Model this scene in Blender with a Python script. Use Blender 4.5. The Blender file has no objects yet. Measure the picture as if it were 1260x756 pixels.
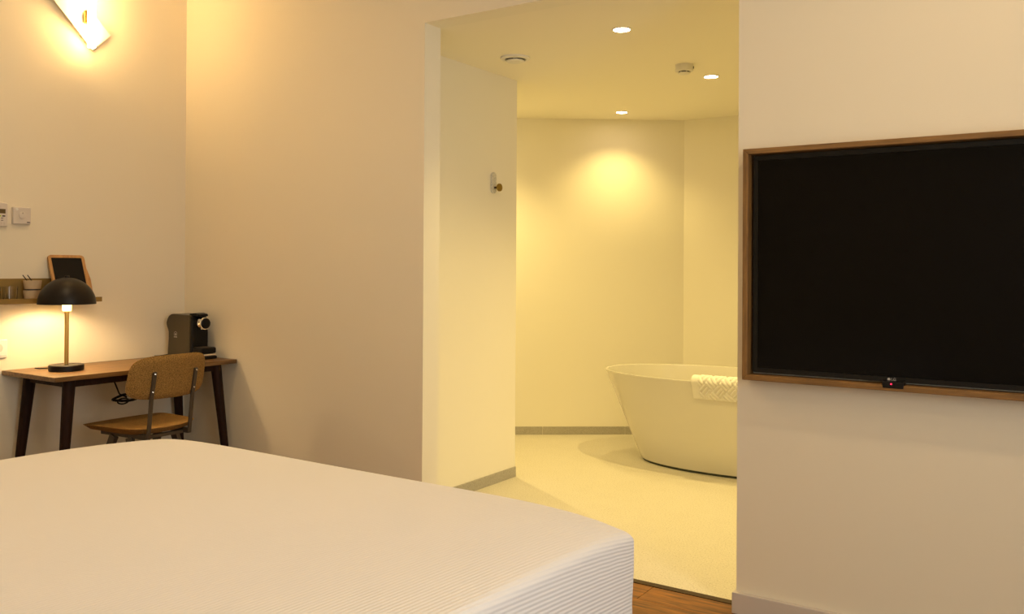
import bpy, bmesh, math, random
from mathutils import Vector, Matrix
random.seed(4)
PI = math.pi
S = bpy.context.scene
C = S.collection

# ------------------------------------------------------------------ camera
CAM = Vector((0.0, -3.12125, 1.25))
cam_d = bpy.data.cameras.new('camera'); cam = bpy.data.objects.new('camera', cam_d); C.objects.link(cam)
rt = Vector((0.83280569, 0.55353392, 0.00590688)); up = Vector((-0.00244109, -0.00699824, 0.99997253)); fw = Vector((-0.55356005, 0.83279723, 0.00447695))
m = Matrix((rt, up, -fw)).transposed().to_4x4(); m.translation = CAM
cam.matrix_world = m
cam_d.sensor_width = 36.0; cam_d.lens = 36.0*1079.2268/1260.0
cam_d.shift_y = -53.23/1260.0; cam_d.clip_start = 0.02
S.camera = cam

# ------------------------------------------------------------------ view + light
S.view_settings.view_transform = 'Standard'; S.view_settings.look = 'None'
S.view_settings.exposure = 0.0; S.view_settings.gamma = 1.0; S.view_settings.use_curve_mapping = False
w = bpy.data.worlds.new('world'); S.world = w; w.use_nodes = True
w.node_tree.nodes['Background'].inputs[0].default_value = (0.75, 0.85, 1.0, 1)
w.node_tree.nodes['Background'].inputs[1].default_value = 0.6

def light(name, kind, loc, energy, color, rot=(0, 0, 0), **kw):
    d = bpy.data.lights.new(name, kind); o = bpy.data.objects.new(name, d); C.objects.link(o)
    o.location = loc; o.rotation_euler = rot; d.energy = energy; d.color = color
    for k, v in kw.items(): setattr(d, k, v)
    return o
WARM = (1.0, 0.71, 0.40)
BATH = (1.0, 0.742, 0.25)
ROOM = (1.0, 0.67, 0.34)
DAY = (0.95, 0.99, 1.0)
# daylight of the tall window in the wall to the right of the camera
light('window_daylight', 'AREA', (1.53, -2.4, 1.55), 36, DAY, (0, PI/2, 0), shape='RECTANGLE', size=1.7, size_y=1.2)
# recessed lamps of the bedroom ceiling; the last is added to brighten the left walls
ROOM_LAMPS = [(0.0, -0.95), (-1.6, -2.2), (-3.1, -1.5)]
BATH_LAMPS = [(-1.8513, 0.5817, 1), (-1.8649, 1.7678, 1), (-2.8313, 2.549, 1), (-3.62, 1.73, 1), (-0.75, 0.62, 1), (-0.75, 1.85, 1)]
ROOM_E, BATH_E = (52, 24, 42), (62, 80, 32, 76, 58, 58)      # watts of each lamp

# ------------------------------------------------------------------ materials
def mat(name, col, rough=0.6, metal=0.0, var=0.0, vscale=8.0, bump=0.0, bscale=60.0, spec=0.5, emit=0.0, trans=0.0, ecol=None, coat=0.0):
    M = bpy.data.materials.new(name); M.use_nodes = True
    nt = M.node_tree; b = nt.nodes['Principled BSDF']
    b.inputs['Base Color'].default_value = (*col, 1); b.inputs['Roughness'].default_value = rough
    b.inputs['Metallic'].default_value = metal; b.inputs['Specular IOR Level'].default_value = spec
    b.inputs['Transmission Weight'].default_value = trans; b.inputs['Coat Weight'].default_value = coat
    if emit:
        b.inputs['Emission Color'].default_value = (*(ecol or col), 1); b.inputs['Emission Strength'].default_value = emit
    tc = nt.nodes.new('ShaderNodeTexCoord')
    if var:
        n = nt.nodes.new('ShaderNodeTexNoise'); n.inputs['Scale'].default_value = vscale; n.inputs['Detail'].default_value = 5
        nt.links.new(tc.outputs['Object'], n.inputs['Vector'])
        r = nt.nodes.new('ShaderNodeValToRGB')
        r.color_ramp.elements[0].position = 0.3; r.color_ramp.elements[1].position = 0.7
        r.color_ramp.elements[0].color = (*[max(0, c*(1-var)) for c in col], 1); r.color_ramp.elements[1].color = (*[min(1, c*(1+var)) for c in col], 1)
        nt.links.new(n.outputs['Fac'], r.inputs['Fac']); nt.links.new(r.outputs['Color'], b.inputs['Base Color'])
    if bump:
        n2 = nt.nodes.new('ShaderNodeTexNoise'); n2.inputs['Scale'].default_value = bscale; n2.inputs['Detail'].default_value = 4
        nt.links.new(tc.outputs['Object'], n2.inputs['Vector'])
        bp = nt.nodes.new('ShaderNodeBump'); bp.inputs['Strength'].default_value = bump; bp.inputs['Distance'].default_value = 0.002
        nt.links.new(n2.outputs['Fac'], bp.inputs['Height']); nt.links.new(bp.outputs['Normal'], b.inputs['Normal'])
    return M

def wood(name, dark, light_, scale=(1, 18, 18), rough=0.45, rnd=0.0):
    M = bpy.data.materials.new(name); M.use_nodes = True
    nt = M.node_tree; b = nt.nodes['Principled BSDF']; b.inputs['Roughness'].default_value = rough
    tc = nt.nodes.new('ShaderNodeTexCoord'); mp = nt.nodes.new('ShaderNodeMapping'); mp.inputs['Scale'].default_value = scale
    nt.links.new(tc.outputs['Object'], mp.inputs['Vector'])
    vec = mp.outputs['Vector']
    oi = nt.nodes.new('ShaderNodeObjectInfo')
    if rnd:
        ad = nt.nodes.new('ShaderNodeVectorMath'); ad.operation = 'ADD'
        mu = nt.nodes.new('ShaderNodeMath'); mu.operation = 'MULTIPLY'; mu.inputs[1].default_value = 40
        nt.links.new(oi.outputs['Random'], mu.inputs[0]); nt.links.new(vec, ad.inputs[0]); nt.links.new(mu.outputs[0], ad.inputs[1]); vec = ad.outputs[0]
    n = nt.nodes.new('ShaderNodeTexNoise'); n.inputs['Scale'].default_value = 2.2; n.inputs['Detail'].default_value = 7; n.inputs['Roughness'].default_value = 0.6; n.inputs['Distortion'].default_value = 0.6
    nt.links.new(vec, n.inputs['Vector'])
    r = nt.nodes.new('ShaderNodeValToRGB'); r.color_ramp.elements[0].position = 0.33; r.color_ramp.elements[1].position = 0.68
    r.color_ramp.elements[0].color = (*dark, 1); r.color_ramp.elements[1].color = (*light_, 1)
    nt.links.new(n.outputs['Fac'], r.inputs['Fac'])
    out = r.outputs['Color']
    if rnd:
        hs = nt.nodes.new('ShaderNodeHueSaturation'); mr = nt.nodes.new('ShaderNodeMapRange')
        mr.inputs['To Min'].default_value = 1-rnd; mr.inputs['To Max'].default_value = 1+rnd
        nt.links.new(oi.outputs['Random'], mr.inputs['Value']); nt.links.new(mr.outputs[0], hs.inputs['Value']); nt.links.new(out, hs.inputs['Color']); out = hs.outputs['Color']
    nt.links.new(out, b.inputs['Base Color'])
    bp = nt.nodes.new('ShaderNodeBump'); bp.inputs['Strength'].default_value = 0.15; bp.inputs['Distance'].default_value = 0.001
    nt.links.new(n.outputs['Fac'], bp.inputs['Height']); nt.links.new(bp.outputs['Normal'], b.inputs['Normal'])
    return M

def speckle(name, base, dark, light_, scale=150, rough=0.55):
    M = bpy.data.materials.new(name); M.use_nodes = True
    nt = M.node_tree; b = nt.nodes['Principled BSDF']; b.inputs['Roughness'].default_value = rough
    tc = nt.nodes.new('ShaderNodeTexCoord')
    n = nt.nodes.new('ShaderNodeTexNoise'); n.inputs['Scale'].default_value = scale; n.inputs['Detail'].default_value = 3
    n2 = nt.nodes.new('ShaderNodeTexNoise'); n2.inputs['Scale'].default_value = 9; n2.inputs['Detail'].default_value = 5
    nt.links.new(tc.outputs['Object'], n.inputs['Vector']); nt.links.new(tc.outputs['Object'], n2.inputs['Vector'])
    r = nt.nodes.new('ShaderNodeValToRGB'); e = r.color_ramp.elements
    e[0].position = 0.30; e[0].color = (*dark, 1); e[1].position = 0.72; e[1].color = (*light_, 1)
    k = e.new(0.46); k.color = (*base, 1); k2 = e.new(0.58); k2.color = (*base, 1)
    mx = nt.nodes.new('ShaderNodeMath'); mx.operation = 'MULTIPLY_ADD'; mx.inputs[1].default_value = 0.10; mx.inputs[2].default_value = -0.05
    nt.links.new(n2.outputs['Fac'], mx.inputs[0])
    ad = nt.nodes.new('ShaderNodeMath'); ad.operation = 'ADD'
    nt.links.new(n.outputs['Fac'], ad.inputs[0]); nt.links.new(mx.outputs[0], ad.inputs[1])
    nt.links.new(ad.outputs[0], r.inputs['Fac']); nt.links.new(r.outputs['Color'], b.inputs['Base Color'])
    return M

MT = {}
MT['wall'] = mat('wall_paint', (0.82, 0.75, 0.595), 0.85, bump=0.12, bscale=220, spec=0.25)
MT['bwall'] = mat('bathroom_paint', (0.92, 0.88, 0.77), 0.8, bump=0.06, bscale=220, spec=0.25)
MT['ceil'] = mat('ceiling_paint', (0.95, 0.905, 0.79), 0.9, bump=0.05, bscale=200, spec=0.2)
MT['skirt'] = mat('skirting_paint', (0.60, 0.54, 0.475), 0.45)
MT['bfloor'] = speckle('bathroom_floor_speckle', (0.615, 0.575, 0.49), (0.42, 0.385, 0.305), (0.72, 0.68, 0.595))
MT['btile'] = speckle('grey_skirting_tile', (0.43, 0.40, 0.345), (0.33, 0.30, 0.25), (0.52, 0.49, 0.43), 180)
MT['plank'] = wood('walnut_plank', (0.050, 0.014, 0.002), (0.31, 0.112, 0.012), (2.2, 26, 26), 0.5, 0.22)
MT['slab'] = mat('floor_underlay', (0.05, 0.03, 0.02), 0.9)
MT['strip'] = mat('threshold_bronze', (0.045, 0.020, 0.008), 0.4, 0.6)
MT['oak'] = wood('oak_frame', (0.16, 0.080, 0.021), (0.29, 0.150, 0.042), (3, 30, 30), 0.5)
MT['oakv'] = wood('oak_frame_upright', (0.16, 0.080, 0.021), (0.29, 0.150, 0.042), (30, 30, 3), 0.5)
MT['desk'] = wood('walnut_desk', (0.078, 0.037, 0.011), (0.24, 0.132, 0.042), (32, 1.6, 32), 0.42)
MT['legwood'] = wood('dark_walnut_leg', (0.012, 0.005, 0.003), (0.030, 0.011, 0.006), (25, 25, 3), 0.6)
MT['legwood'].node_tree.nodes['Principled BSDF'].inputs['Specular IOR Level'].default_value = 0.15
MT['slatewood'] = wood('light_oak', (0.42, 0.20, 0.06), (0.62, 0.34, 0.12), (24, 24, 3), 0.5)
MT['black'] = mat('black_plastic', (0.006, 0.005, 0.0045), 0.35, spec=0.22)
MT['blackm'] = mat('matt_black', (0.009, 0.0055, 0.004), 0.40, spec=0.28)
MT['screen'] = mat('tv_glass', (0.003, 0.0022, 0.0018), 0.18, spec=0.10, var=0.0)
MT['bezel'] = mat('tv_bezel', (0.007, 0.006, 0.005), 0.35, spec=0.25)
MT['led'] = mat('red_led', (0.9, 0.02, 0.08), 0.5, emit=2.0)
MT['print'] = mat('grey_print', (0.45, 0.42, 0.38), 0.6)
MT['dprint'] = mat('dark_print', (0.05, 0.04, 0.04), 0.6)
MT['brass'] = mat('brushed_brass', (0.60, 0.40, 0.12), 0.32, 1.0)
MT['abrass'] = mat('antique_brass', (0.34, 0.235, 0.055), 0.40, 0.9)
MT['chrome'] = mat('chrome', (0.80, 0.78, 0.75), 0.12, 1.0)
MT['steel'] = mat('bronze_steel', (0.105, 0.085, 0.062), 0.42, 0.55)
MT['olive'] = mat('olive_shelf_metal', (0.29, 0.185, 0.048), 0.5, 0.2)
MT['white'] = mat('white_plastic', (0.66, 0.60, 0.54), 0.45)
MT['whitem'] = mat('white_metal', (0.82, 0.80, 0.74), 0.4)
MT['fabric'] = mat('mustard_tweed', (0.31, 0.178, 0.052), 0.95, var=0.55, vscale=260, bump=0.5, bscale=420, spec=0.15)
MT['machine'] = mat('taupe_machine_panel', (0.068, 0.053, 0.030), 0.34, 0.35)
MT['tub'] = mat('white_tub_acrylic', (0.72, 0.69, 0.62), 0.16, coat=0.3)
MT['gap_shade'] = mat('dark_base_gap_shade', (0.05, 0.06, 0.04), 0.6)  # shadow of the gap below the tub, put into a dark colour
MT['towel'] = mat('white_terry', (0.85, 0.83, 0.78), 0.95, bump=0.6, bscale=500, spec=0.1)
MT['glow'] = mat('downlight_glow', (1, 0.95, 0.85), 0.5, emit=48.0, ecol=(1, 0.77, 0.5))
MT['tube'] = mat('lit_tube', (1, 0.95, 0.8), 0.4, emit=50.0, ecol=(1.0, 0.62, 0.24))
MT['bulb'] = mat('lit_diffuser', (1, 0.9, 0.6), 0.4, emit=3.0, ecol=(1.0, 0.72, 0.20))
MT['shadein'] = mat('shade_inside', (0.75, 0.68, 0.5), 0.5)
MT['glass'] = mat('clear_glass', (1, 1, 1), 0.02, trans=1.0); MT['glass'].node_tree.nodes['Principled BSDF'].inputs['IOR'].default_value = 1.35
MT['pane'] = mat('window_glass', (1, 1, 1), 0.02, trans=1.0)
MT['cup'] = mat('beige_stoneware', (0.62, 0.46, 0.28), 0.6, var=0.12, vscale=40)
MT['cupband'] = mat('dark_glaze', (0.030, 0.024, 0.022), 0.45)
MT['chalk'] = mat('blackboard', (0.010, 0.008, 0.006), 0.7, spec=0.2)
MT['terr'] = mat('pale_terrazzo', (0.66, 0.64, 0.58), 0.5, var=0.18, vscale=120)
MT['lcd'] = mat('lcd_display', (0.10, 0.065, 0.02), 0.3)
MT['green'] = mat('green_key', (0.45, 0.60, 0.02), 0.5)
MT['bedbase'] = mat('grey_bed_base', (0.16, 0.14, 0.12), 0.9, bump=0.3, bscale=300)
MT['mattress'] = mat('mattress_cloth', (0.7, 0.68, 0.65), 0.9)
MT['grille'] = mat('grey_vent_gap', (0.10, 0.095, 0.075), 0.7)
MT['greyw'] = mat('off_white_detector', (0.85, 0.83, 0.78), 0.5)

# duvet: ribbed weave running along the bed, from the cloth's own UV
M = bpy.data.materials.new('ribbed_duvet_cotton'); M.use_nodes = True; nt = M.node_tree; b = nt.nodes['Principled BSDF']
b.inputs['Roughness'].default_value = 0.8; b.inputs['Specular IOR Level'].default_value = 0.2; b.inputs['Base Color'].default_value = (0.82, 0.80, 0.785, 1)
b.inputs['Sheen Weight'].default_value = 0.15
uvn = nt.nodes.new('ShaderNodeUVMap'); uvn.uv_map = 'cloth'
mp = nt.nodes.new('ShaderNodeMapping'); mp.inputs['Rotation'].default_value = (0, 0, math.radians(4.5)); nt.links.new(uvn.outputs[0], mp.inputs[0])
wv = nt.nodes.new('ShaderNodeTexWave'); wv.wave_type = 'BANDS'; wv.bands_direction = 'X'; wv.wave_profile = 'SIN'
wv.inputs['Scale'].default_value = 2*PI/20/0.0098; wv.inputs['Distortion'].default_value = 0.0
nt.links.new(mp.outputs[0], wv.inputs['Vector'])
bp = nt.nodes.new('ShaderNodeBump'); bp.inputs['Strength'].default_value = 0.55; bp.inputs['Distance'].default_value = 0.0015
nt.links.new(wv.outputs['Fac'], bp.inputs['Height']); nt.links.new(bp.outputs[0], b.inputs['Normal'])
MT['duvet'] = M

# ------------------------------------------------------------------ helpers
def obj(name, bm, material, parent=None, smooth=False, bevel=0.0, seg=2, loc=None):
    me = bpy.data.meshes.new(name)
    bmesh.ops.recalc_face_normals(bm, faces=bm.faces[:])
    bm.to_mesh(me); bm.free()
    me.materials.append(MT[material] if isinstance(material, str) else material)
    o = bpy.data.objects.new(name, me); C.objects.link(o)
    if parent: o.parent = parent
    if loc is not None: o.location = loc
    if smooth:
        me.polygons.foreach_set('use_smooth', [True]*len(me.polygons)); me.set_sharp_from_angle(angle=math.radians(40))
    if bevel:
        md = o.modifiers.new('bevel', 'BEVEL'); md.width = bevel; md.segments = seg; md.limit_method = 'ANGLE'
    return o
def tag(o, label=None, cat=None, group=None, kind=None):
    if label: o['label'] = label
    if cat: o['category'] = cat
    if group: o['group'] = group
    if kind: o['kind'] = kind
    return o
def empty(name, loc, label, cat, rz=0.0, group=None):
    o = bpy.data.objects.new(name, None); C.objects.link(o); o.location = loc; o.rotation_euler = (0, 0, rz); o.empty_display_size = 0.05
    return tag(o, label, cat, group)
def box(bm, x0, x1, y0, y1, z0, z1):
    v = [bm.verts.new(p) for p in ((x0,y0,z0),(x1,y0,z0),(x1,y1,z0),(x0,y1,z0),(x0,y0,z1),(x1,y0,z1),(x1,y1,z1),(x0,y1,z1))]
    for f in ((0,3,2,1),(4,5,6,7),(0,1,5,4),(1,2,6,5),(2,3,7,6),(3,0,4,7)): bm.faces.new([v[i] for i in f])
    return v
def bx(*a):
    bm = bmesh.new(); box(bm, *a); return bm
def prism(bm, pts, axis, a0, a1):
    """closed 2-D outline extruded along an axis ('x': pts are y,z; 'y': x,z; 'z': x,y)"""
    def P(p, a): return {'x': (a, p[0], p[1]), 'y': (p[0], a, p[1]), 'z': (p[0], p[1], a)}[axis]
    A = [bm.verts.new(P(p, a0)) for p in pts]; B = [bm.verts.new(P(p, a1)) for p in pts]
    n = len(pts); bm.faces.new(A[::-1]); bm.faces.new(B)
    for i in range(n): bm.faces.new((A[i], A[(i+1) % n], B[(i+1) % n], B[i]))
def lathe(bm, prof, c=(0, 0, 0), seg=32, axis='z', cap=True):
    """prof: (radius, height) pairs"""
    rings = []
    for r, h in prof:
        if r < 1e-6:
            ps = [(0, 0, h)]
        else:
            ps = [(r*math.cos(2*PI*i/seg), r*math.sin(2*PI*i/seg), h) for i in range(seg)]
        ring = []
        for p in ps:
            if axis == 'x': p = (p[2], p[0], p[1])
            elif axis == 'y': p = (p[0], p[2], p[1])
            ring.append(bm.verts.new((c[0]+p[0], c[1]+p[1], c[2]+p[2])))
        rings.append(ring)
    for A, B in zip(rings, rings[1:]):
        for i in range(seg):
            j = (i+1) % seg
            if len(A) == 1 and len(B) == 1: continue
            if len(A) == 1: bm.faces.new((A[0], B[i], B[j]))
            elif len(B) == 1: bm.faces.new((A[i], A[j], B[0]))
            else: bm.faces.new((A[i], A[j], B[j], B[i]))
    if cap:
        if len(rings[0]) > 1: bm.faces.new(rings[0][::-1])
        if len(rings[-1]) > 1: bm.faces.new(rings[-1])
def lat(*a, **k):
    bm = bmesh.new(); lathe(bm, *a, **k); return bm
def bar(bm, p, q, rx0, ry0, rx1=None, ry1=None, seg=4, ref=(0, 0, 1)):
    """tapering bar (seg 4 = rectangular with half sizes rx, ry; more = round) from p to q"""
    rx1 = rx0 if rx1 is None else rx1; ry1 = ry0 if ry1 is None else ry1
    p = Vector(p); q = Vector(q); d = (q-p).normalized(); r = Vector(ref)
    if abs(d.dot(r)) > 0.95: r = Vector((1, 0, 0))
    a = d.cross(r).normalized(); c = a.cross(d).normalized()
    def ring(o, rx, ry):
        if seg == 4: k = [(-1,-1),(1,-1),(1,1),(-1,1)]
        else: k = [(math.cos(2*PI*i/seg), math.sin(2*PI*i/seg)) for i in range(seg)]
        return [bm.verts.new(o+a*rx*u+c*ry*v) for u, v in k]
    A = ring(p, rx0, ry0); B = ring(q, rx1, ry1); n = len(A)
    bm.faces.new(A[::-1]); bm.faces.new(B)
    for i in range(n): bm.faces.new((A[i], A[(i+1) % n], B[(i+1) % n], B[i]))
def tubepath(bm, pts, r, seg=8):
    pts = [Vector(p) for p in pts]; rings = []
    prev = None
    for i, p in enumerate(pts):
        d = (pts[min(i+1, len(pts)-1)]-pts[max(i-1, 0)]).normalized()
        if prev is None:
            prev = d.orthogonal().normalized()
        a = (prev-d*prev.dot(d)).normalized(); prev = a; c = d.cross(a)
        rings.append([bm.verts.new(p+a*r*math.cos(2*PI*k/seg)+c*r*math.sin(2*PI*k/seg)) for k in range(seg)])
    for A, B in zip(rings, rings[1:]):
        for k in range(seg): bm.faces.new((A[k], A[(k+1) % seg], B[(k+1) % seg], B[k]))
    bm.faces.new(rings[0][::-1]); bm.faces.new(rings[-1])
def rrect(w, h, r, seg=6, cx=0, cy=0):
    out = []
    for sx, sy, a0 in ((1, 1, 0), (-1, 1, PI/2), (-1, -1, PI), (1, -1, 3*PI/2)):
        for k in range(seg+1):
            a = a0+PI/2*k/seg; out.append((cx+sx*(w/2-r)+r*math.cos(a), cy+sy*(h/2-r)+r*math.sin(a)))
    return out
def struct(name, bm, material, label, cat, parent=None, **k):
    o = obj(name, bm, material, parent, **k); return tag(o, label, cat, kind='structure')
def text_mesh(name, s, size, material, parent, mtx, ext=0.0004):
    cu = bpy.data.curves.new(name, 'FONT'); cu.body = s; cu.size = size; cu.extrude = ext; cu.align_x = 'CENTER'; cu.align_y = 'CENTER'
    t = bpy.data.objects.new(name+'_curve', cu); C.objects.link(t)
    me = bpy.data.meshes.new_from_object(t.evaluated_get(bpy.context.evaluated_depsgraph_get())); bpy.data.objects.remove(t)
    me.name = name; me.materials.clear(); me.materials.append(MT[material]); me.transform(mtx)
    o = bpy.data.objects.new(name, me); C.objects.link(o); o.parent = parent
    return o

# ------------------------------------------------------------------ the setting
XL, XR, YB, ZB, ZC = -4.3065, 1.6, -3.45, 3.2, 2.372
JL, JR, TH = -2.562, -1.085, 0.117         # opening in the front wall, its thickness
HX, HY = -2.892, 1.274                      # wall with the hook, its free end
A1 = (-2.588, 3.115); A2 = (-3.605, 2.380)  # slanted rear wall of the bathroom
sl = (A1[1]-A2[1])/(A1[0]-A2[0]); BL = -4.5; BR = 0.9

bm = bmesh.new(); box(bm, XL-.1, JL, 0, TH, -.05, ZB); box(bm, JR, XR+.1, 0, TH, -.05, ZB); box(bm, JL, JR, 0, TH, ZC, ZB)
wf = struct('wall_front', bm, 'wall', 'beige painted wall with the wide bathroom opening and the television', 'wall')
wf.data.materials.append(MT['bwall'])                 # reveals and rear side carry the bathroom's paint
for p in wf.data.polygons:
    c = p.center
    if abs(c.y-TH) < 1e-3 or (abs(p.normal.x) > .9 and (abs(c.x-JL) < 1e-3 or abs(c.x-JR) < 1e-3)) or (p.normal.z < -.9 and abs(c.z-ZC) < 1e-3): p.material_index = 1
struct('wall_left', bx(XL-.1, XL, YB-.1, 0, -.05, ZB), 'wall', 'beige painted wall behind the desk and shelf', 'wall')
struct('wall_back', bx(XL-.1, XR+.1, YB-.1, YB, -.05, ZB), 'wall', 'beige wall at the head of the bed', 'wall')
bm = bmesh.new(); w0, w1, h0, h1 = -3.05, -1.75, 0.65, 2.45
box(bm, XR, XR+.1, YB, w0, -.05, ZB); box(bm, XR, XR+.1, w1, 0, -.05, ZB); box(bm, XR, XR+.1, w0, w1, -.05, h0); box(bm, XR, XR+.1, w0, w1, h1, ZB)
struct('wall_right', bm, 'wall', 'beige wall with the bedroom window', 'wall')
wd = tag(empty('window_1', (XR+.05, (w0+w1)/2, (h0+h1)/2), 'white framed bedroom window in the right wall', 'window'), kind='structure')
hw, hh = (w1-w0)/2, (h1-h0)/2
for nm, a in (('window_frame', (-.03,.03,-hw,hw,-hh,-hh+.06)), ('window_frame', (-.03,.03,-hw,hw,hh-.06,hh)), ('window_frame', (-.03,.03,-hw,-hw+.06,-hh+.06,hh-.06)),
              ('window_frame', (-.03,.03,hw-.06,hw,-hh+.06,hh-.06)), ('mullion', (-.03,.03,-.03,.03,-hh+.06,hh-.06))):
    obj(nm, bx(*a), 'whitem', wd, bevel=.004)
for s in (-1, 1): obj('pane', bx(-.004, .004, min(s*.03, s*(hw-.06)), max(s*.03, s*(hw-.06)), -hh+.06, hh-.06), 'pane', wd)
struct('ceiling', bx(XL-.1, XR+.1, YB-.1, TH, ZB, ZB+.1), 'ceil', 'white bedroom ceiling', 'ceiling')

# bedroom floor with walnut planks laid along the front wall
fl = struct('floor', bx(XL-.1, XR+.1, YB-.1, 0.060, -.06, -.012), 'slab', 'dark walnut plank floor of the bedroom', 'floor')
pw, pl = 0.148, 1.32
bm = bx(-pl/2+.0008, pl/2-.0008, -pw/2+.0008, pw/2-.0008, -.012, 0)
bmesh.ops.bevel(bm, geom=[e for e in bm.edges if all(v.co.z > -.001 for v in e.verts)], offset=.0012, segments=1, affect='EDGES')
pm = bpy.data.meshes.new('plank'); bm.to_mesh(pm); bm.free(); pm.materials.append(MT['plank'])
y = 0.060-pw/2; r = 0
while y > YB:
    x = XL - random.random()*pl + pl/2
    if r == 0: x = -1.40 - 3*pl + 0.62
    while x-pl/2 < XR:
        if x+pl/2 > XL:
            o = bpy.data.objects.new('plank', pm); C.objects.link(o); o.location = (x, y, 0); o.parent = fl
        x += pl
    y -= pw; r += 1
struct('trim_1', bx(JL, JR, 0.060, 0.096, -.012, 0.0025), 'strip', 'thin dark bronze strip between plank floor and bathroom floor', 'threshold', bevel=.001)

# bathroom
struct('floor_bathroom', bx(BL-.1, BR+.1, 0.096, 3.3, -.06, 0.0), 'bfloor', 'seamless speckled cream bathroom floor', 'floor')
struct('ceiling_bathroom', bx(BL-.1, BR+.1, TH, 3.3, ZC, ZC+.1), 'ceil', 'cream bathroom ceiling with recessed spots', 'ceiling')
bm = bmesh.new(); prism(bm, [(HX, TH), (HX, HY), (BL, HY), (BL, HY-.1), (HX-.1, HY-.1), (HX-.1, TH)], 'z', -.05, ZC)
struct('wall_bathroom_side', bm, 'bwall', 'cream bathroom wall stub with the brass coat hook', 'wall')
bm = bmesh.new(); yb = A1[1]+sl*(BL-A1[0])
prism(bm, [(BL, yb), A1, (BR, A1[1]), (BR, A1[1]+.15), (A1[0]-.05, A1[1]+.15), (BL, yb+.2)], 'z', -.05, ZC)
struct('wall_bathroom_rear', bm, 'bwall', 'cream bathroom rear wall with one slanted section behind the bath', 'wall')
struct('wall_bathroom_alcove', bx(BL-.1, BL, HY-.1, 3.3, -.05, ZC), 'bwall', 'cream end wall of the bathroom alcove', 'wall')
struct('wall_bathroom_right', bx(BR, BR+.1, TH, 3.3, -.05, ZC), 'bwall', 'cream bathroom wall beyond the bath', 'wall')

# grey stone skirting tiles of the bathroom, one by one
def tiles(name, label, p, q, first, L=0.6, h=0.060, t=0.009):
    p = Vector((*p, 0)); q = Vector((*q, 0)); d = (q-p); n = d.length; d.normalize()
    root = tag(empty(name, p, label, 'skirting', math.atan2(d.y, d.x)), kind='structure')
    s = 0.0; e = first
    while s < n-1e-4:
        e = min(e, n)
        obj('tile', bx(s+.0012, e-.0012, 0, t, 0, h), 'btile', root, bevel=.0015, seg=1)
        s = e; e = s+L
    obj('grout', bx(0, n, 0, t-.003, 0, h-.002), 'greyw', root)
    return root
tiles('baseboard_side', 'grey stone skirting tiles under the wall with the coat hook', (HX, HY), (HX, TH), 0.62)
tiles('baseboard_alcove', 'grey stone skirting along the hidden alcove wall', (BL, HY), (HX, HY), 0.4)
dv = Vector((A1[0]-A2[0], A1[1]-A2[1])).normalized()
q0 = (BL, yb)
tiles('baseboard_rear', 'grey stone skirting tiles along the slanted rear wall', A1, q0, 0.44, 0.62)
tiles('baseboard_bath', 'grey stone skirting behind the white bathtub', (BR, A1[1]), A1, 0.5)

# bedroom skirting
bm = bmesh.new(); prism(bm, [(JR, 0), (JR, .095), (JR-.011, .095), (JR-.011, -.02), (XR, -.02), (XR, 0)], 'z', 0, .077)
struct('baseboard_right', bm, 'skirt', 'taupe painted skirting board under the television', 'skirting', bevel=.003)
bm = bmesh.new(); prism(bm, [(XL+.02, -.02), (JL+.011, -.02), (JL+.011, .095), (JL, .095), (JL, 0), (XL+.02, 0)], 'z', 0, .077)
struct('baseboard_front', bm, 'skirt', 'taupe painted skirting board left of the bathroom opening', 'skirting', bevel=.003)
struct('baseboard_left', bx(XL, XL+.02, YB, -.0, 0, .077), 'skirt', 'taupe painted skirting board behind the desk', 'skirting', bevel=.003)

# ------------------------------------------------------------------ bed
BX0, BX1, BY0, BY1, BZ = -2.815, -0.905, -3.42, -1.222, 0.660
bed = empty('bed', ((BX0+BX1)/2, (BY0+BY1)/2, 0), 'wide double bed with grey base standing before the bathroom opening', 'bed')
cx, cy = (BX0+BX1)/2, (BY0+BY1)/2; ha, hb = (BX1-BX0)/2, (BY1-BY0)/2
obj('base', bx(-ha+.06, ha-.06, -hb+.02, hb-.06, .12, .36), 'bedbase', bed, bevel=.02)
obj('mattress', bx(-ha+.05, ha-.05, -hb+.02, hb-.05, .36, BZ-.06), 'mattress', bed, bevel=.04, seg=3)
for sx in (-1, 1):
    for sy in (-1, 1): obj('leg', lat([(.022, 0), (.03, .12)], (sx*(ha-.16), sy*(hb-.16), 0), 16), 'black', bed, smooth=True)
bm = bmesh.new(); uvl = bm.loops.layers.uv.new('cloth')
rc, rr = 0.013, 0.026
prof = [(0.0, .16), (0.004, .26), (0.0, .36), (0.003, .46), (0.0, .55)]+[(rr-rr*math.cos(a), BZ-rr+rr*math.sin(a)) for a in [PI/2*k/7 for k in range(8)]]
prof += [(rr+d, BZ+.004*(1-math.exp(-d*9))) for d in [(ha-rr-.02)*k for k in (.02, .05, .09, .14, .2, .28, .37, .47, .57, .68, .80, .91, 1.0)]]
N = 26; rings = []; top_n = 5
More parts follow.
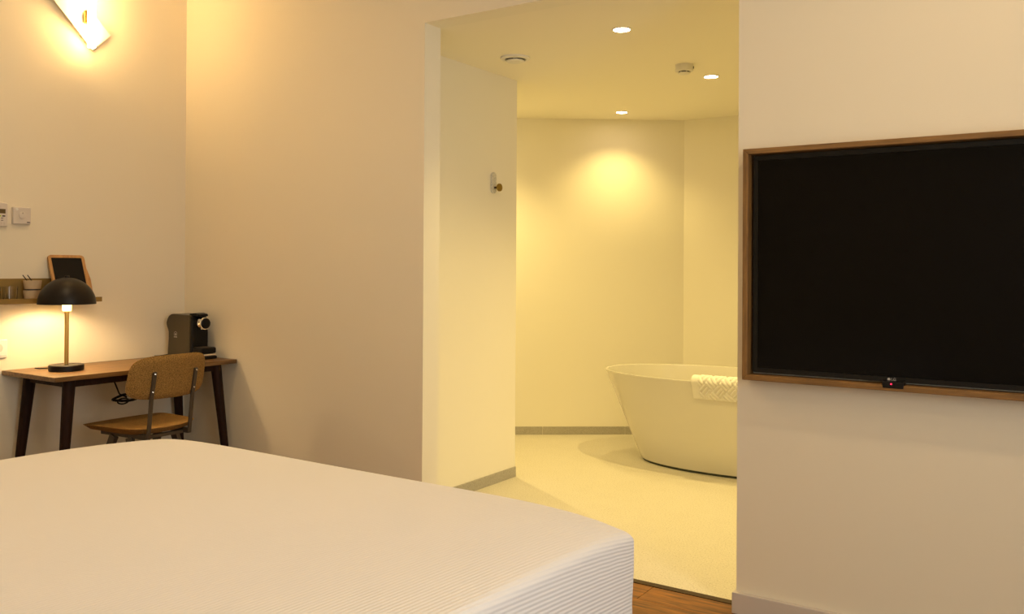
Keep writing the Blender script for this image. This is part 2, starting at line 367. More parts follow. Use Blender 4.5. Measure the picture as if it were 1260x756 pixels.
def ring(d, z, drop):
    a, b_, r = ha-d, hb-d, max(rc-d*.25, .004)
    r = min(r, a*.9)
    out = []
    for sx, sy, a0 in ((1, 1, 0), (-1, 1, PI/2), (-1, -1, PI), (1, -1, 3*PI/2)):
        for k in range(7):
            t = a0+PI/2*k/6; out.append((sx*(a-r)+r*math.cos(t), sy*(b_-r)+r*math.sin(t), math.cos(t), math.sin(t)))
        # points along the straight side that follows
        p = out[-1]
        nx = {0: (-1, 1), 1: (-1, -1), 2: (1, -1), 3: (1, 1)}[{(1,1):0, (-1,1):1, (-1,-1):2, (1,-1):3}[(sx, sy)]]
        t2 = a0+PI/2; q = (nx[0]*(a-r)+r*math.cos(t2), nx[1]*(b_-r)+r*math.sin(t2))
        for k in range(1, N):
            f_ = k/N; out.append((p[0]+(q[0]-p[0])*f_, p[1]+(q[1]-p[1])*f_, p[2], p[3]))
    res = []
    for x, y, nx_, ny_ in out:
        sag = 0.036*abs(x/ha)**7*(max(0, y/hb))**5 + 0.005*abs(x/ha)**8
        # gentle puffs of the filling
        puff = 0.004*math.sin(3.1*x+1)*math.sin(2.7*y+.5)*max(0, 1-drop*8)
        zz = z-sag*max(0, (z-.2)/(BZ-.2))**4+puff
        res.append((bm.verts.new((x, y, zz)), (x+nx_*drop, y+ny_*drop)))
    return res
last = 12                                   # profile index where the side has turned into the top
arc = {last: 0.0}
for i in range(last, 0, -1): arc[i-1] = arc[i]+math.dist(prof[i], prof[i-1])
for i, (d, z) in enumerate(prof): rings.append(ring(d, z, max(0.0, arc[i]-rr+d) if i < last else 0.0))
n = len(rings[0])
for A, B in zip(rings, rings[1:]):
    for i in range(n):
        j = (i+1) % n; f = bm.faces.new((A[i][0], A[j][0], B[j][0], B[i][0]))
        for l, uv in zip(f.loops, (A[i][1], A[j][1], B[j][1], B[i][1])): l[uvl].uv = uv
f = bm.faces.new([p[0] for p in rings[-1]])
for l, p in zip(f.loops, rings[-1]): l[uvl].uv = p[1]
bmesh.ops.recalc_face_normals(bm, faces=bm.faces[:])
dv_o = obj('duvet', bm, 'duvet', loc=(cx, cy, 0)); dv_o.data.polygons.foreach_set('use_smooth', [True]*len(dv_o.data.polygons))
tag(dv_o, 'white finely ribbed duvet covering the whole bed', 'duvet')

# ------------------------------------------------------------------ television in its oak surround
TX0, TX1, TZ0, TZ1, TF, FW = -1.0445, 0.378, 0.8565, 1.6765, -0.07, 0.019
fr = empty('television_surround', ((TX0+TX1)/2, 0, TZ0), 'slim oak frame box around the wall television', 'frame')
ox, oz = (TX0+TX1)/2, TZ0; W2 = (TX1-TX0)/2; Hh = TZ1-TZ0
def rail(pts, m_):
    bm = bmesh.new(); prism(bm, pts, 'y', TF, -.0005); obj('frame_rail', bm, m_, fr, bevel=.0015, seg=1)
e = .0002
rail([(-W2, Hh), (W2, Hh), (W2-FW, Hh-FW), (-W2+FW, Hh-FW)], 'oak')
rail([(-W2, 0), (W2, 0), (W2-FW, FW), (-W2+FW, FW)], 'oak')
rail([(-W2, e), (-W2, Hh-e), (-W2+FW, Hh-FW-e), (-W2+FW, FW+e)], 'oakv')
rail([(W2, e), (W2, Hh-e), (W2-FW, Hh-FW-e), (W2-FW, FW+e)], 'oakv')
tv = empty('television', (ox, 0, oz), 'large black flat screen television hanging inside the oak frame', 'television')
g = .009; BZW = .016; yF = -.036
iw, z0, z1 = W2-FW-g, FW+g-.002, Hh-FW-.004
obj('back_housing', bx(-iw+.03, iw-.03, -.02, -.002, z0+.03, z1-.03), 'black', tv)
bm = bmesh.new()
o_ = rrect(2*iw, z1-z0, .008, 4, 0, (z0+z1)/2); i_ = rrect(2*(iw-BZW), z1-z0-2*BZW, .002, 4, 0, (z0+z1)/2)
for ya, yb2 in ((yF, -.02),):
    vo = [bm.verts.new((p[0], ya, p[1])) for p in o_]; vi = [bm.verts.new((p[0], ya, p[1])) for p in i_]
    wo = [bm.verts.new((p[0], yb2, p[1])) for p in o_]; wi = [bm.verts.new((p[0], yb2, p[1])) for p in i_]
    k = len(vo)
    for i in range(k):
        j = (i+1) % k
        bm.faces.new((vo[i], vo[j], vi[j], vi[i])); bm.faces.new((wo[i], wi[i], wi[j], wo[j])); bm.faces.new((vo[i], wo[i], wo[j], vo[j])); bm.faces.new((vi[i], vi[j], wi[j], wi[i]))
obj('bezel', bm, 'bezel', tv)
obj('screen', bx(-iw+BZW+.0006, iw-BZW-.0006, yF+.0012, -.021, z0+BZW+.0006, z1-BZW-.0006), 'screen', tv)
sx_ = -0.544-ox                             # receiver below the lower bezel
bm = bmesh.new(); prism(bm, [(sx_-.034, .031), (sx_+.034, .031), (sx_+.031, .0095), (sx_-.031, .0095)], 'y', -.0722, yF+.002)
se = obj('sensor', bm, 'black', tv, bevel=.002)
obj('indicator_led', lat([(.0027, 0), (.0027, .0015), (0, .0022)], (0, 0, 0), 12, 'y'), 'led', se, loc=(sx_-.005, -.0742, .0235))
TXT = Matrix.Rotation(PI/2, 4, 'X')         # lettering that stands upright and faces the room
lg = text_mesh('logo', 'LG', .0125, 'print', tv, Matrix.Translation((sx_-.004, yF-.0006, z0+.0085)) @ TXT)
bm = bmesh.new(); lathe(bm, [(.0048, 0), (.0048, .0008)], (sx_-.0185, yF-.001, z0+.0085), 16, 'y'); obj('emblem', bm, 'print', tv)

# ------------------------------------------------------------------ desk
DX0, DX1, DY0, DY1, DZ = XL+.003, -3.838, -1.0, -0.010, 0.749
dk = empty('desk', ((DX0+DX1)/2, (DY0+DY1)/2, 0), 'narrow dark walnut desk with splayed tapered legs against the wall', 'desk')
dx, dy = (DX1-DX0)/2, (DY1-DY0)/2
obj('desk_top', bx(-dx, dx, -dy, dy, DZ-.021, DZ), 'desk', dk, bevel=.0015, seg=1)
bm = bmesh.new()
for s in (-1, 1):
    box(bm, s*(dx-.055)-.012, s*(dx-.055)+.012, -dy+.08, dy-.08, DZ-.056, DZ-.021)
    box(bm, -dx+.067, dx-.067, s*(dy-.092)-.012, s*(dy-.092)+.012, DZ-.056, DZ-.021)
obj('apron', bm, 'legwood', dk)
for sx in (-1, 1):
    for sy in (-1, 1):
        bm = bmesh.new()
        bar(bm, (sx*(dx-.055-(0.02 if sx < 0 else 0)), sy*(dy-.095), DZ-.021), (sx*(dx-.012-(.03 if sx < 0 else 0)), sy*(dy-.028), 0), .028, .028, .015, .015, seg=14)
        obj('leg', bm, 'legwood', dk, smooth=True)

# ------------------------------------------------------------------ chair facing the desk
ch = empty('chair', (-3.82, -0.592, 0), 'mustard tweed chair with bronze steel frame pushed up to the desk', 'chair', PI+math.radians(2))
# local +x is forward.  seat: saddle-shaped upholstered shell
bm = bmesh.new(); nu, nv = 20, 16; grid = {}
def seatpt(u, v, top):
    # rounded-square outline
    k = 5.0; r_ = max(abs(u), abs(v), 1e-9); a = math.atan2(v, u); den = (abs(math.cos(a))**k+abs(math.sin(a))**k)**(1/k)
    sx_l = .205; sy_l = .198
    f_ = r_/max(abs(math.cos(a)), abs(math.sin(a)))*0+r_
    x = f_*math.cos(a)/den*sx_l; y = f_*math.sin(a)/den*(sy_l+.012*math.cos(a))
    z = .496-.016*(1-(y/.2)**2)*(1-max(0, x/.2)**2)-.014*max(0, (x-.06)/.145)**2+.006*max(0, -x/.2)**2
    th = .030*math.sqrt(max(0.0, 1-r_**6))+.002
    return (x, y, z+(.010 if top else .010-th))
for top in (1, 0):
    for i in range(nu+1):
        for j in range(nv+1):
            grid[top, i, j] = bm.verts.new(seatpt(-1+2*i/nu, -1+2*j/nv, top))
for top in (1, 0):
    for i in range(nu):
        for j in range(nv): bm.faces.new([grid[top, *p] for p in ((i, j), (i+1, j), (i+1, j+1), (i, j+1))])
bord = [(i, 0) for i in range(nu)]+[(nu, j) for j in range(nv)]+[(i, nv) for i in range(nu, 0, -1)]+[(0, j) for j in range(nv, 0, -1)]
for p, q in zip(bord, bord[1:]+bord[:1]): bm.faces.new((grid[1, *p], grid[1, *q], grid[0, *q], grid[0, *p]))
obj('seat', bm, 'fabric', ch, smooth=True)
# backrest: curved, reclined rounded board
bm = bmesh.new(); nu, nv = 22, 14; grid = {}
BH, BWd, BC = .205, .420, .737
def backpt(u, v, front):
    k = 4.2; a = math.atan2(v, u); r_ = max(abs(u), abs(v)); den = (abs(math.cos(a))**k+abs(math.sin(a))**k)**(1/k)
    p = r_*math.cos(a)/den; q = r_*math.sin(a)/den
    y = p*BWd/2*(1-.035*q); z = BC+q*BH/2
    x = -.250-.20*(z-BC)+1.25*y*y
    th = .012*math.sqrt(max(0, 1-r_**8))+.001
    return (x+(th if front else -th), y, z)
for fr_ in (1, 0):
    for i in range(nu+1):
        for j in range(nv+1): grid[fr_, i, j] = bm.verts.new(backpt(-1+2*i/nu, -1+2*j/nv, fr_))
for fr_ in (1, 0):
    for i in range(nu):
        for j in range(nv): bm.faces.new([grid[fr_, *p] for p in ((i, j), (i+1, j), (i+1, j+1), (i, j+1))])
bord = [(i, 0) for i in range(nu)]+[(nu, j) for j in range(nv)]+[(i, nv) for i in range(nu, 0, -1)]+[(0, j) for j in range(nv, 0, -1)]
for p, q in zip(bord, bord[1:]+bord[:1]): bm.faces.new((grid[1, *p], grid[1, *q], grid[0, *q], grid[0, *p]))
obj('backrest', bm, 'fabric', ch, smooth=True)
for s in (-1, 1):
    ps = .112*s
    def px(z): return -.250-.20*(z-BC)+1.25*ps*ps-.0185
    bm = bmesh.new(); zt, zm = .765, .645
    bar(bm, (px(zt), ps, zt), (px(zm), ps, zm), .0095, .005, ref=(1, 0, 0))
    bar(bm, (px(zm), ps, zm), (-.212, ps, .455), .0095, .005, ref=(1, 0, 0))
    pst = obj('back_post', bm, 'steel', ch, bevel=.002, seg=2)
    for z in (.755, .672):
        obj('screw', lat([(.0045, 0), (.0045, .002), (.002, .0032), (0, .0033)], (px(z)-.005, ps, z), 10, 'x') if False else lat([(.0045, 0), (.0045, -.002), (.002, -.0032), (0, -.0033)], (px(z)-.005, ps, z), 10, 'x'), 'chrome', pst)
    bm = bmesh.new(); bar(bm, (-.215, ps, .462), (.13, ps, .458), .011, .012); obj('seat_rail', bm, 'steel', ch, bevel=.003)
    for xe in (.185, -.235):
        bm = bmesh.new(); bar(bm, (.03 if xe > 0 else -.09, ps*1.06, .450), (xe, s*.185, 0), .022, .011, .011, .008, ref=(0, 1, 0)); obj('leg', bm, 'steel', ch, bevel=.003)
for xc in (.10, -.17):
    bm = bmesh.new(); bar(bm, (xc, -.105, .456), (xc, .105, .456), .012, .008); obj('cross_rail', bm, 'steel', ch, bevel=.002)

# ------------------------------------------------------------------ desk lamp
LX, LY = -4.068, -0.820
lp = empty('desk_lamp', (LX, LY, DZ), 'black dome desk lamp on a slim brass stem, switched on', 'lamp')
obj('base', lat([(.070, 0), (.077, .003), (.077, .026), (.074, .029), (0, .029)], seg=48), 'blackm', lp, smooth=True)
obj('stem', lat([(.0095, .029), (.0095, .284)], seg=20), 'brass', lp, smooth=True)
obj('collar', lat([(.011, .272), (.011, .279), (.009, .281)], seg=20), 'brass', lp, smooth=True)
obj('diffuser', lat([(.016, .281), (.020, .284), (.020, .352), (.012, .360), (0, .362)], seg=24), 'bulb', lp, smooth=True)
ro, hs = .127, .126
po = [(ro*math.cos(a), .316+hs*math.sin(a)) for a in [PI/2*k/18 for k in range(19)]]
pi_ = [((ro-.003)*math.cos(a), .316+(hs-.003)*math.sin(a)) for a in [PI/2*k/18 for k in range(19)]]
po[-1] = (0, .316+hs); pi_[-1] = (0, .316+hs-.003)
sh = obj('shade', lat(po+[(0, .316+hs)], cap=False, seg=56) if False else lat([(ro-.003, .316)]+po, cap=False, seg=56), 'blackm', lp, smooth=True)
obj('shade_lining', lat(pi_, cap=False, seg=56), 'shadein', sh, smooth=True)
obj('finial', lat([(.011, .316+hs-.002), (.011, .316+hs+.007), (.009, .316+hs+.009), (0, .316+hs+.009)], seg=18), 'blackm', sh, smooth=True)
bm = bmesh.new(); tubepath(bm, [(-.075, -.01, .006), (-.11, -.03, .005), (-.14, -.05, .004), (-.175, -.055, .004)], .003); obj('cord', bm, 'black', lp, smooth=True)
l_ = light('desk_lamp_light', 'POINT', (0, 0, .335), 12, WARM, shadow_soft_size=.035); l_.parent = lp; l_.location = (0, 0, .368)

# black cable and plug bundle hanging below the desk
cb = empty('cable_bundle', (-4.10, -0.545, 0.585), 'black coiled cable hanging under the desk top', 'cable')
bm = bmesh.new(); tubepath(bm, [(.0, -.03, .135), (.02, -.02, .08), (.03, 0, .02), (.03, .04, .0)], .004); obj('drop', bm, 'black', cb, smooth=True)
bm = bmesh.new(); tubepath(bm, [(.03+.012*math.sin(3*t), .05+.085*math.cos(t), -.002+.016*math.sin(t)) for t in [2*PI*k/28*3 for k in range(29)]], .006); obj('coil', bm, 'black', cb, smooth=True)
bm = bmesh.new(); tubepath(bm, [(.03, .02+.03*math.cos(t), -.018+.014*math.sin(t)) for t in [2*PI*k/16 for k in range(17)]], .004); obj('loop', bm, 'black', cb, smooth=True)

# ------------------------------------------------------------------ coffee machine (front towards +x)
cm = empty('coffee_machine', (-4.255, -0.098, DZ), 'taupe and black capsule coffee machine with chrome lever on the desk end', 'coffee machine')
W = .056
side = [(.012, .006)]
side += [(.205, .006), (.205, .205)]
side += [(.205-.030*(1-math.cos(a)), .205+.030*math.sin(a)) for a in [PI/2*k/6 for k in range(1, 7)]]
side += [(.06, .238), (.042, .236), (.022, .226), (.008, .208), (.000, .188), (.004, .172), (.014, .154), (.020, .138), (.020, .10)]
bm = bmesh.new(); prism(bm, side, 'y', -W, W); obj('body', bm, 'machine', cm, bevel=.005, seg=3)
obj('water_tank', lat([(.030, 0), (.030, .14), (.026, .148), (0, .15)], (-.006, 0, .006), 24), 'white', cm, smooth=True)
bm = bmesh.new(); prism(bm, rrect(.236, .218*0+.090, .0, 1)[:0] or [(.203, .006), (.222, .006), (.222, .20), (.214, .222), (.203, .226)], 'y', -W+.006, W-.006); obj('front_panel', bm, 'black', cm, bevel=.004)
bm = bmesh.new(); prism(bm, [(.165, .232), (.232, .226), (.250, .229), (.246, .240), (.215, .246), (.170, .242)], 'y', -.030, .030); obj('lever', bm, 'black', cm, bevel=.003)
hd = obj('brew_head', lat([(.030, .218), (.036, .226), (.038, .246), (.033, .258), (.028, .260)], (0, .004, .190), 32, 'x'), 'chrome', cm, smooth=True)
obj('head_cap', lat([(.0285, .254), (.0285, .264), (.025, .267), (0, .268)], (0, .004, .190), 32, 'x'), 'black', hd, smooth=True)
bm = bmesh.new(); prism(bm, [(.222, .150), (.256, .158), (.256, .180), (.222, .18)], 'y', -.020, .028); obj('spout', bm, 'chrome', cm, bevel=.003)
obj('drip_tray', bx(.205, .300, -.046, .046, .030, .062), 'black', cm, bevel=.008, seg=3)
obj('tray_grid', bx(.214, .292, -.038, .038, .0615, .0635), 'steel', cm)
obj('tray_band', bx(.207, .299, -.047, .047, .016, .029), 'chrome', cm, bevel=.004)
obj('foot', bx(.02, .302, -.049, .049, 0, .016), 'black', cm, bevel=.004)
em = bmesh.new(); k = 20
for i in range(k):
    a0, a1 = PI*(-.15+1.3*i/k), PI*(-.15+1.3*(i+1)/k)
    q = [(.085+r_*math.cos(a), .128+r_*math.sin(a)) for r_, a in ((.0145, a0), (.0145, a1), (.0125, a1), (.0125, a0))]
    em.faces.new([em.verts.new((p[0], -W-.0006, p[1])) for p in q])
for x0, x1, z0_, z1_ in ((.078, .092, .127, .132), (.076, .094, .122, .125)): em.faces.new([em.verts.new(p) for p in ((x0, -W-.0006, z0_), (x1, -W-.0006, z0_), (x1, -W-.0006, z1_), (x0, -W-.0006, z1_))])
for i in range(5):
    x0 = .071+i*.0058; em.faces.new([em.verts.new(p) for p in ((x0, -W-.0006, .110), (x0+.0044, -W-.0006, .110), (x0+.0044, -W-.0006, .117), (x0, -W-.0006, .117))])
obj('emblem', em, 'print', cm)
bm = bmesh.new(); tubepath(bm, [(-.01, -.03, .01), (-.02, -.06, .006), (-.03, -.085, .004), (-.04, -.10, .004)], .0035); obj('cord', bm, 'black', cm, smooth=True)

# ------------------------------------------------------------------ wall ledge and what stands on it
SY0, SY1, SZ = -2.0, -0.560, 1.066
sf = empty('wall_ledge', (XL, (SY0+SY1)/2, SZ), 'long olive metal ledge fixed to the wall above the desk', 'shelf')
hl = (SY1-SY0)/2
obj('back_plate', bx(.0005, .004, -hl, hl-.03, 0, .118), 'olive', sf, bevel=.001, seg=1)
obj('tray', bx(.004, .100, -hl, hl, 0, .004), 'olive', sf, bevel=.001, seg=1)
obj('front_lip', bx(.100, .104, -hl, hl, 0, .024), 'olive', sf, bevel=.001, seg=1)
SZ2 = SZ+.004
def tumbler(y, label, x=XL+.055):
    bm = lat([(0, 0), (.028, 0), (.033, .078), (.0312, .078), (.0265, .006), (0, .006)], seg=28)
    o = obj('drinking_glass', bm, 'glass', smooth=True, loc=(x, y, SZ2)); tag(o, label, 'glass', 'clear tumblers on the wall ledge')
tumbler(-1.068, 'clear glass tumbler on the ledge at the left edge of the photo')
tumbler(-.990, 'clear glass tumbler on the ledge beside the stoneware cups')
def cup(z, label):
    root = empty('stoneware_cup', (XL+.056, -.887, z), label, 'cup', group='stacked cups on the wall ledge')
    obj('body', lat([(0, 0), (.034, 0), (.036, .004), (.0405, .042), (.038, .042), (.034, .006), (0, .006)], seg=36), 'cup', root, smooth=True)
    obj('foot_band', lat([(.033, -.0055), (.0352, -.005), (.0352, .001), (0, .001)], seg=36), 'cupband', root, smooth=True)
sauc = obj('coaster', lat([(0, 0), (.040, 0), (.042, .003), (.042, .010), (0, .010)], seg=36), 'cupband', smooth=True, loc=(XL+.056, -.887, SZ2)); tag(sauc, 'round black coaster under the stack of beige cups', 'coaster')
cup(SZ2+.0155, 'lower beige stoneware cup of the stack standing on the black coaster')
cup(SZ2+.0635, 'upper beige stoneware cup of the stack, holding dark stirrers')
for i, dy_ in enumerate((0, .022)):
    bm = bmesh.new(); bar(bm, (XL+.062, -.909+dy_+.018, SZ2+.0715), (XL+.060, -.935+dy_, SZ2+.131), .0022, .0022, seg=8)
    o = obj('stirrer', bm, 'black', smooth=True); tag(o, ('left' if i == 0 else 'right')+' one of two dark stirrers leaning in the upper cup', 'stirrer', 'stirrers in the cup')

# small blackboard leaning on the ledge
bb = empty('blackboard', (XL+.093, -.699, SZ2), 'small blackboard in a rounded light oak frame leaning on the ledge', 'blackboard')
bb.rotation_euler = (0, math.radians(-20.5), 0)
bm = bmesh.new(); hB, wB = .244, .186
o_ = rrect(wB, hB, .018, 6, 0, hB/2); i_ = rrect(wB-.030, hB-.030, .004, 6, 0, hB/2)
k = len(o_)
vo = [bm.verts.new((.006, *p)) for p in o_]; vi = [bm.verts.new((.006, *p)) for p in i_]; wo = [bm.verts.new((-.006, *p)) for p in o_]; wi = [bm.verts.new((-.006, *p)) for p in i_]
for i in range(k):
    j = (i+1) % k
    bm.faces.new((vo[i], vo[j], vi[j], vi[i])); bm.faces.new((wo[i], wi[i], wi[j], wo[j])); bm.faces.new((vo[i], wo[i], wo[j], vo[j])); bm.faces.new((vi[i], vi[j], wi[j], wi[i]))
obj('frame', bm, 'slatewood', bb, bevel=.002)
obj('board', bx(-.004, .002, -wB/2+.0145, wB/2-.0145, .0145, hB-.0145), 'chalk', bb)
bm = bmesh.new(); bar(bm, (-.010, wB/2-.006, .205), (-.014, wB/2+.014, .120), .005, .008); bar(bm, (-.014, wB/2+.014, .120), (-.014, wB/2+.012, .04), .005, .008)
obj('strut', bm, 'slatewood', bb, bevel=.001)

# ------------------------------------------------------------------ wall devices
cp = empty('climate_controller', (XL, -1.032, 1.430), 'white climate control panel with display at the left photo edge', 'controller')
obj('body', bx(0, .018, -.047, .047, 0, .113), 'white', cp, bevel=.004)
obj('display', bx(.0178, .0186, -.036, .036, .062, .083), 'lcd', cp)
for i in range(4):
    obj('key', bx(.0178, .0192, -.034+i*.0185, -.034+i*.0185+.013, .047, .053), 'green' if i == 2 else 'dprint', cp)
for r_ in range(2):
    for i in range(3): obj('print_line', bx(.0178, .0184, -.020+i*.018, -.010+i*.018, .028+r_*.010, .031+r_*.010), 'dprint', cp)
for i in range(6): obj('vent_slot', bx(.0178, .0184, -.036+i*.0125, -.028+i*.0125, .008, .020), 'skirt', cp)
th = empty('thermostat', (XL, -.919, 1.486), 'square white thermostat with a round dial', 'thermostat')
obj('body', bx(0, .020, -.042, .042, -.041, .041), 'white', th, bevel=.004)
dl = obj('dial', lat([(.017, .020), (.017, .0235), (.014, .0245), (0, .0245)], (0, 0, .002), 32, 'x'), 'white', th, smooth=True)
obj('dial_mark', bx(.0245, .0252, -.0012, .0012, .008, .015), 'dprint', dl)
obj('button', lat([(.0065, .020), (.0065, .0225), (0, .0228)], (0, -.026, .029), 20, 'x'), 'whitem', th, smooth=True)
obj('brand_print', bx(.0199, .0205, .022, .037, -.034, -.029), 'dprint', th)
sk = empty('wall_socket', (XL, -1.018, .852), 'white wall socket below the ledge at the left photo edge', 'socket')
obj('plate', bx(0, .009, -.041, .041, -.043, .043), 'whitem', sk, bevel=.003)
obj('well', lat([(.020, .0088), (.020, .0098), (.016, .0096), (0, .0092)], (0, 0, .004), 28, 'x'), 'white', sk, smooth=True)
obj('lower_seam', bx(.009, .0105, -.036, .036, -.035, -.032), 'skirt', sk)

# ------------------------------------------------------------------ tube lamp on the left wall
wl = empty('wall_lamp', (XL, -.528, 2.400), 'white slanted wall plate with a lit vertical glass tube', 'wall lamp')
bm = bmesh.new(); box(bm, .022, .030, -.0675, .0675, 0, .62)
pt = obj('back_plate', bm, 'whitem', wl, bevel=.001, seg=1); pt.rotation_euler = (math.radians(45), 0, 0)
obj('wall_mount', bx(0, .022, -.045, .045, .10, .45), 'whitem', wl, bevel=.002).rotation_euler = (math.radians(45), 0, 0)
TY = -.090
obj('tube', lat([(.016, -.052), (.019, -.049), (.019, .60), (.016, .603), (0, .603)], (.088, TY, 0), 24), 'tube', wl, smooth=True)
hd = obj('holder', lat([(.015, 0), (.017, .002), (.017, .064), (.015, .066)], (.050, TY, .075), 24), 'brass', wl, smooth=True)
obj('arm', lat([(.009, 0), (.009, .044)], (.028, TY, .108), 16, 'x'), 'brass', hd, smooth=True)

# ------------------------------------------------------------------ bathtub
TB = empty('bathtub', (-1.9382, 2.2652, 0), 'white oval freestanding bathtub with flared rim', 'bathtub', -.027)
def sup(a, b_, t, n_=2.2):
    c_, s_ = math.cos(t), math.sin(t); return (a*math.copysign(abs(c_)**(2/n_), c_), b_*math.copysign(abs(s_)**(2/n_), s_))
def oval(prof, seg=96):
    bm = bmesh.new(); R = []
    for a, b_, z in prof:
        R.append([bm.verts.new((*sup(a, b_, 2*PI*i/seg), z)) for i in range(seg)])
    for A, B in zip(R, R[1:]):
        for i in range(seg): bm.faces.new((A[i], A[(i+1) % seg], B[(i+1) % seg], B[i]))
    bm.faces.new(R[-1]); bm.faces.new(R[0][::-1]); return bm
def lerp(t, p=1.0): return (.575+(.828-.575)*t**1.0, .306+(.4416-.306)*t**.92)
out_ = [(.560, .291, .012), (.575, .306, .016)]+[(*lerp(t), .016+.556*t) for t in [k/14 for k in range(1, 15)]]
out_ += [(.829, .4426, .576), (.828, .4416, .580), (.820, .4336, .581), (.813, .4266, .578)]
inn = [(.80-.26*t**1.6, .415-.15*t**1.6, .568-.46*t) for t in [k/12 for k in range(1, 13)]]+[(.48, .21, .104), (.30, .12, .100)]
obj('shell', oval(out_+inn), 'tub', TB, smooth=True)
obj('base_gap_shade', oval([(.562, .293, 0), (.562, .293, .014)]), 'gap_shade', TB, smooth=True)  # dark band standing in for the shadow gap at the tub foot
obj('drain', lat([(.028, .101), (.028, .106), (0, .107)], seg=24), 'chrome', TB, smooth=True)

# thick woven-pattern bath mat folded over the near rim
bm = bmesh.new(); Lw = .40; n1, n2 = 132, 104; g_ = {}
t0 = -.027; ctr = Vector((-1.9382, 2.2652))
def rimpt(xl):
    a, b_ = .828, .4416; y = -b_*(max(0, 1-(abs(xl)/a)**2.2))**(1/2.2); return xl, y
XM = -.045                                   # left end of the mat along the tub
def relief(u, v):
    # two bands of three slanted ribs each, laid like basket weave
    c = .085; p = (u+v)/c; q = (u-v)/c
    i, j = math.floor(p), math.floor(q)
    fp, fq = p-i, q-j
    t = (fp*3) % 1 if (i+j) % 2 == 0 else (fq*3) % 1
    e1 = fq if (i+j) % 2 == 0 else fp
    e1 = min(e1, 1-e1)
    return min(1, 3.2*min(t, 1-t))*min(1, e1*9)
TH_ = .016
def path(s):
    """cloth path across the rim: s from inside (negative) to outside bottom; returns outward offset, z, normal"""
    R_ = .024; zc = .581
    if s < -PI/2*R_: d = -PI/2*R_-s; return (-R_-.006-.25*d, zc-d, -1, 0)
    if s < PI/2*R_:
        a = s/R_; return (-.006+R_*math.sin(a), zc+R_*math.cos(a), math.sin(a), math.cos(a))
    d = s-PI/2*R_; return (-.006+R_-.42*d+.02*d, zc-d, 1, 0)
S0, S1 = -.10, .145
def matpt(u, s, outer):
    off, z, nn, nz = path(s)
    edge = min(u, Lw-u, s-S0, S1-s); rnd = math.sqrt(max(0, 1-(1-min(1, edge/.012))**2))
    hgt = (TH_*.62*rnd + (.0085*relief(u-.045, s) if u > .050 else .0045)*rnd) if outer else -.0005
    x, y = rimpt(XM+u)
    return (x, y-(off+nn*hgt), z+nz*hgt)
for o1 in (1, 0):
    for i in range(n1+1):
        for j in range(n2+1): g_[o1, i, j] = bm.verts.new(matpt(Lw*i/n1, S0+(S1-S0)*j/n2, o1))
for o1 in (1, 0):
    for i in range(n1):
        for j in range(n2): bm.faces.new([g_[o1, *p] for p in ((i, j), (i+1, j), (i+1, j+1), (i, j+1))])
bord = [(i, 0) for i in range(n1)]+[(n1, j) for j in range(n2)]+[(i, n2) for i in range(n1, 0, -1)]+[(0, j) for j in range(n2, 0, -1)]
for p, q in zip(bord, bord[1:]+bord[:1]): bm.faces.new((g_[1, *p], g_[1, *q], g_[0, *q], g_[0, *p]))
mtw = obj('bath_mat', bm, 'towel', smooth=True, loc=(-1.9382, 2.2652, 0)); mtw.rotation_euler = (0, 0, t0)
mtw.data.set_sharp_from_angle(angle=math.radians(80))
tag(mtw, 'white terry bath mat with basket weave ribs folded over the tub rim', 'bath mat')

# ------------------------------------------------------------------ coat hook
hk = empty('coat_hook', (HX, 1.030, 1.690), 'pale stone coat hook plate with a round brass knob', 'hook')
bm = bmesh.new(); prism(bm, [(p[0], p[1]) for p in rrect(.044, .122, .0218, 8, -.006, .048)], 'x', 0, .012); obj('plate', bm, 'terr', hk, bevel=.002)
obj('neck', lat([(.006, .012), (.006, .040)], (0, -.004, .020), 16, 'x'), 'strip', hk, smooth=True)
obj('knob', lat([(.008, .036), (.0215, .040), (.0225, .043), (.0225, .050), (.0215, .052), (0, .052)], (0, -.004, .020), 32, 'x'), 'abrass', hk, smooth=True)

# ------------------------------------------------------------------ bathroom ceiling: spots, vent, detector
dlab = ['round lit ceiling spot nearest the bedroom opening', 'round lit ceiling spot beside the smoke detector', 'round lit ceiling spot in front of the slanted rear wall',
        'round lit ceiling spot in the hidden alcove', 'round lit ceiling spot behind the television wall', 'round lit ceiling spot above the hidden end of the bath']
for (x, y, on), lab, ke in zip(BATH_LAMPS, dlab, BATH_E):
    r_ = empty('ceiling_spot', (x, y, ZC), lab, 'spotlight', group='recessed spots in the bathroom ceiling')
    obj('trim_ring', lat([(.0385, 0), (.0385, -.004), (.043, -.0045), (.0465, -.002), (.0465, 0)], seg=40, cap=False), 'whitem', r_, smooth=True)
    obj('lens', lat([(.0385, -.0005), (.0385, -.0025), (0, -.0030)], seg=40), 'glow', r_, smooth=True)
    l_ = light('ceiling_spot_light', 'SPOT', (0, 0, -.012), ke, BATH, shadow_soft_size=.014, spot_size=math.radians(120), spot_blend=1.0); l_.parent = r_
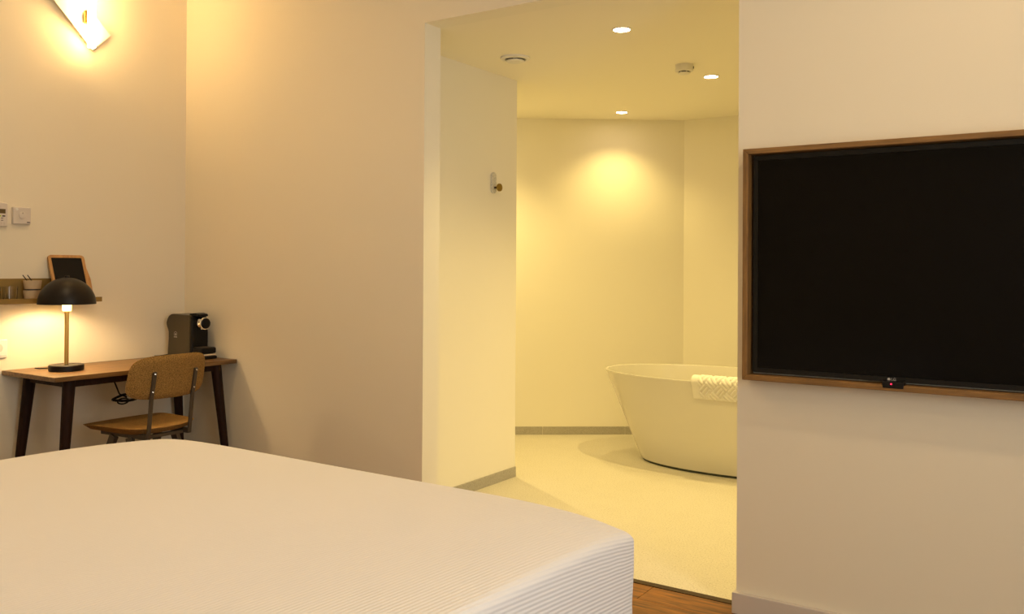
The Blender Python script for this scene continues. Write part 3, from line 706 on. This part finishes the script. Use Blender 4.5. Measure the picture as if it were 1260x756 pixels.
vn = empty('air_vent', (-2.5804, .7804, ZC), 'round white air vent in the bathroom ceiling', 'vent')
obj('flange', lat([(.056, 0), (.056, -.010), (.060, -.013), (.076, -.011), (.080, -.008), (.080, 0)], seg=48, cap=False), 'whitem', vn, smooth=True)
obj('throat', lat([(.0565, 0), (.0565, -.0015), (0, -.0015)], seg=48), 'grille', vn)
obj('disc', lat([(.012, -.0015), (.012, -.012), (.045, -.014), (.048, -.018), (.043, -.024), (0, -.026)], seg=48), 'whitem', vn, smooth=True)
sd = empty('smoke_detector', (-1.8853, 1.4166, ZC), 'small white smoke detector on the bathroom ceiling', 'smoke detector')
obj('body', lat([(.050, 0), (.049, -.034), (.046, -.037), (0, -.037)], seg=40), 'greyw', sd, smooth=True)
obj('chamber', lat([(.028, -.037), (.028, -.043), (0, -.043)], seg=32), 'grille', sd, smooth=True)
obj('cap', lat([(.034, -.0435), (.034, -.047), (.026, -.051), (0, -.052)], seg=32), 'greyw', sd, smooth=True)
for k in range(6):
    a = 2*PI*k/6+.3; obj('rib', bx(-.002, .002, -.002, .002, -.0445, -.036), 'greyw', sd).location = (.031*math.cos(a), .031*math.sin(a), 0)
obj('status_window', bx(.047, .0515, .004, .011, -.024, -.012), 'grille', sd)

# bedroom ceiling lamps (above the frame; the one near the desk is invented as fill)
for i, (x, y) in enumerate(ROOM_LAMPS):
    r_ = empty('ceiling_downlight', (x, y, ZB), ['white bedroom ceiling lamp above the television', 'white bedroom ceiling lamp above the bed', 'added unseen ceiling lamp near the desk, fill for the left walls'][i], 'ceiling lamp', group='bedroom ceiling lamps')
    obj('trim_ring', lat([(.09, 0), (.09, -.02), (.11, -.02), (.11, 0)], seg=40, cap=False), 'whitem', r_, smooth=True)
    obj('lens', lat([(.09, -.002), (.09, -.012), (0, -.014)], seg=40), 'glow', r_, smooth=True)
    l_ = light('ceiling_downlight_light', 'SPOT', (0, 0, -.03), ROOM_E[i], ROOM, shadow_soft_size=.08, spot_size=math.radians(150), spot_blend=.9); l_.parent = r_
